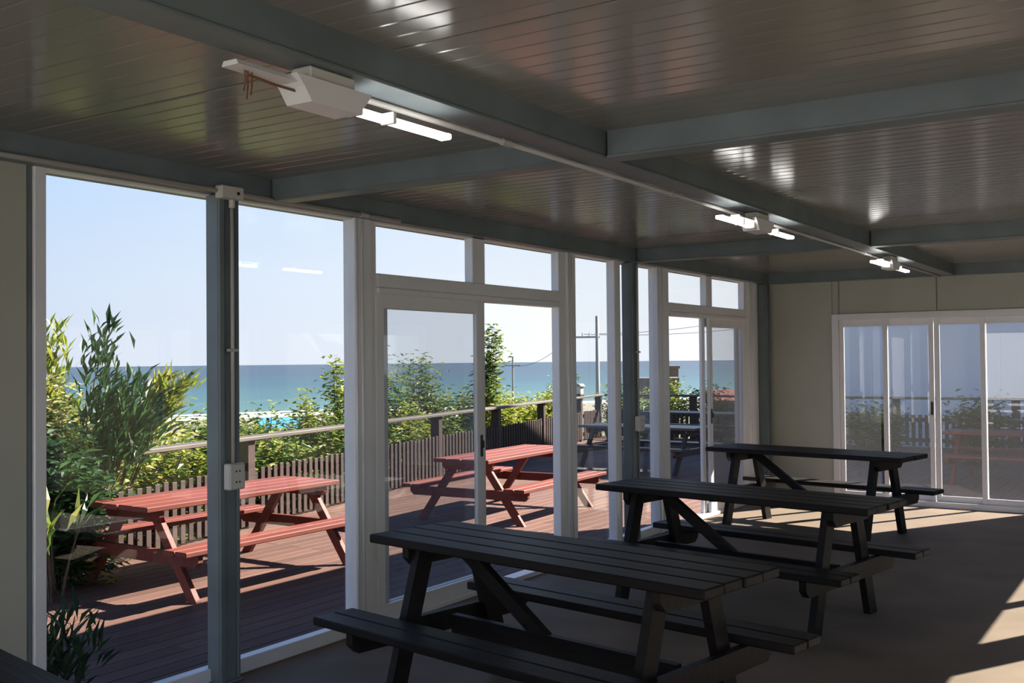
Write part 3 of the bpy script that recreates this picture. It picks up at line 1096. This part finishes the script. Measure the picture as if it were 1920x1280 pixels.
# ------------------------------------------------------------------ buildings and poles far off
def polar(px, dist):
    b = YAW - math.atan((px - 960) / 1950.0)
    return dist * math.cos(b), dist * math.sin(b), b


def house(label, x, y, z0, wd, dp, ht, rz, wall_m, roof_m, roof_h=1.2, flat=False, wins=0):
    root = tag(empty('house', (x, y, z0), rz), label, 'house')
    MB().box(-dp / 2, dp / 2, -wd / 2, wd / 2, 0, ht).build('walls', wall_m, root)
    e = .4
    if flat:
        MB().box(-dp / 2 - .2, dp / 2 + .2, -wd / 2 - .2, wd / 2 + .2, ht, ht + .35).build('roof', roof_m, root)
    else:
        MB().prism([(-dp / 2 - e, ht - .1), (dp / 2 + e, ht - .1), (0, ht + roof_h)], 1, -wd / 2 - e, wd / 2 + e).build('roof', roof_m, root)
    for i in range(wins):
        yy = -wd / 2 + wd * (i + .5) / wins
        wn = MB().box(-dp / 2 - .04, -dp / 2 + .02, yy - .55, yy + .55, ht * .4, ht * .78).build('window', 'alu', root)
        MB().box(-dp / 2 - .06, -dp / 2 - .035, yy - .47, yy + .47, ht * .42, ht * .76).build('pane', 'darkglass', wn)
    return root


x, y, b = polar(528, 205)
house('distant beach house with a bright blue roof', x, y, -13.2, 8.4, 7, 2.7, b + .1, 'plaster', 'blueroof', 1.7, wins=3)
x, y, b = polar(455, 190)
house('distant pale beach house left of the blue roof', x, y, -12.7, 6, 6, 2.4, b, 'plaster', 'sand', 1.0, wins=2)
x, y, b = polar(384, 170)
house('small green hut in front of the surf, left of the steel post', x, y, -11.8, 1.7, 1.7, 3.2, b, 'greenpaint', 'greenpaint', .3, True)
x, y, b = polar(415, 215)
house('distant low white house behind the left steel post', x, y, -12.4, 4.5, 5, 2.0, b, 'plaster', 'plaster', .2, True, wins=2)
x, y, b = polar(783, 60)
house('red-roofed house among the shrubs beyond the fence', x, y, -6.2, 2.6, 3, 3.4, b, 'brick', 'redroof', .9)
x, y, b = polar(1225, 120)
house('long brown brick building on the far headland', x, y, -10, 5.2, 6, 9.2, b, 'brick', 'brick', .2, True, wins=4)
x, y, b = polar(1257, 140)
house('brown brick tower block on the far headland, taller one', x, y, -10, 2.0, 4, 10.4, b, 'brick', 'brick', .2, True, wins=2)
x, y, b = polar(1352, 110)
house('pinkish house on the headland left of the corner post', x, y, -10, 2.8, 4, 7.5, b, 'sand', 'redroof', .9, wins=2)
# the pale neighbouring building behind the back doors; its shade covers the far end of the deck
nb = tag(empty('neighbour_building', (24.6, 0, -.5)), 'large pale building whose plain wall fills the view behind the back doors', 'building')
MB().box(0, 9, -12, 5.0, 0, 9.2).build('walls', 'plaster', nb)
MB().box(0, 7, 5.0, 6.9, 0, 4.2).build('side_wing', 'plaster', nb)
MB().box(-.25, 9.25, -12.25, 5.25, 9.2, 9.5, .03).build('roof_slab', 'concrete', nb)
MB().box(-.2, 7.2, 5.0, 7.1, 4.2, 4.4, .03).build('wing_roof', 'concrete', nb)
for zz in (4.4, 7.0):
    for yy in (-10, -7.2, -4.4, -1.6, 1.2, 3.7):
        wn = MB().box(-.05, .03, yy - .7, yy + .7, zz, zz + 1.4).build('window', 'alu', nb)
        MB().box(-.06, -.045, yy - .62, yy - .03, zz + .08, zz + 1.32).build('pane', 'darkglass', wn)
        MB().box(-.06, -.045, yy + .03, yy + .62, zz + .08, zz + 1.32).build('pane', 'darkglass', wn)
# unseen white cabin added behind the camera to bounce sunlight indoors
cb = struct(empty('bounce_cabin', (-6.2, 2.2, -.35)))
for i in range(8):
    MB().box(-.08, 0, -4 + i * 1.0, -4 + i * 1.0 + .994, 0, 2.8, .006).build('wall_panel', 'plaster', cb)
MB().box(-4, -.085, -4, 4, 0, 2.75).build('body', 'plaster', cb)
MB().box(-4.3, .3, -4.3, 4.3, 2.8, 2.95, .02).build('roof_slab', 'roofmetal', cb)
# unseen grassy bank added on the landward side to block low sky light
bk = MB()
prof = [(-4.2, -.4), (-6.0, 1.0), (-8.5, 3.2), (-12.0, 5.2), (-18.0, 8.0), (-30.0, 11.0)]
xs = [4.0, 7, 10, 13, 16, 19, 22]
vs = []
for i, x in enumerate(xs):
    kf = (.15, .75, 1, 1, .95, .6, .1)[i]
    for j, (yy, zz) in enumerate(prof):
        vs.append((x, yy, -.4 + (zz + .4) * kf + .15 * math.sin(3.1 * i + 1.7 * j)))
m_ = len(prof)
bk.add(vs, [(i * m_ + j, i * m_ + j + 1, (i + 1) * m_ + j + 1, (i + 1) * m_ + j) for i in range(len(xs) - 1) for j in range(m_ - 1)])
struct(bk.build('sky_blocking_bank', 'earth'))

x, y, b = polar(1120, 46)
up = tag(empty('utility_pole', (x, y, -6)), 'grey utility pole with a crossarm standing against the sea', 'pole')
MB().tube([(0, 0, 0), (0, 0, 9.55)], [.13, .075], 10).build('pole', 'concrete', up, smooth=True)
ca = MB().box(-.05, .05, -.1, 1.08, 8.58, 8.66).build('crossarm', 'concrete', up, rot=(0, 0, b))
for s in (.05, .35, .65, .98):
    MB().tube([(0, s, 8.66), (0, s, 8.8)], [.03, .045], 8).build('insulator', 'white', ca)
x, y, b2 = polar(961, 80)
up2 = tag(empty('utility_pole', (x, y, -7)), 'small distant utility pole in the open doorway', 'pole')
MB().tube([(0, 0, 0), (0, 0, 8.9)], [.12, .07], 8).build('pole', 'concrete', up2)
MB().box(-.05, .05, -.6, .6, 8.2, 8.28).build('crossarm', 'concrete', up2, rot=(0, 0, b2))
A = Vector((up.location.x, up.location.y, 2.75))
nw = 0
for off, end in ((.05, (60, 18, 5.2)), (.65, (60, 16.5, 4.4)), (.98, (up2.location.x, up2.location.y, 1.25))):
    s = A + Vector((-math.sin(b), math.cos(b), 0)) * off
    e = Vector(end)
    pts = []
    for i in range(13):
        t = i / 12
        p = s.lerp(e, t)
        p.z -= .5 * 4 * t * (1 - t)
        pts.append(p - s)
    lab = ('upper overhead wire running right from the utility pole', 'lower overhead wire running right from the utility pole', 'overhead wire running left between the two utility poles')[nw]
    nw += 1
    tag(MB().tube(pts, .012, 5).build('overhead_wire', 'wire', None, s), lab, 'wire')
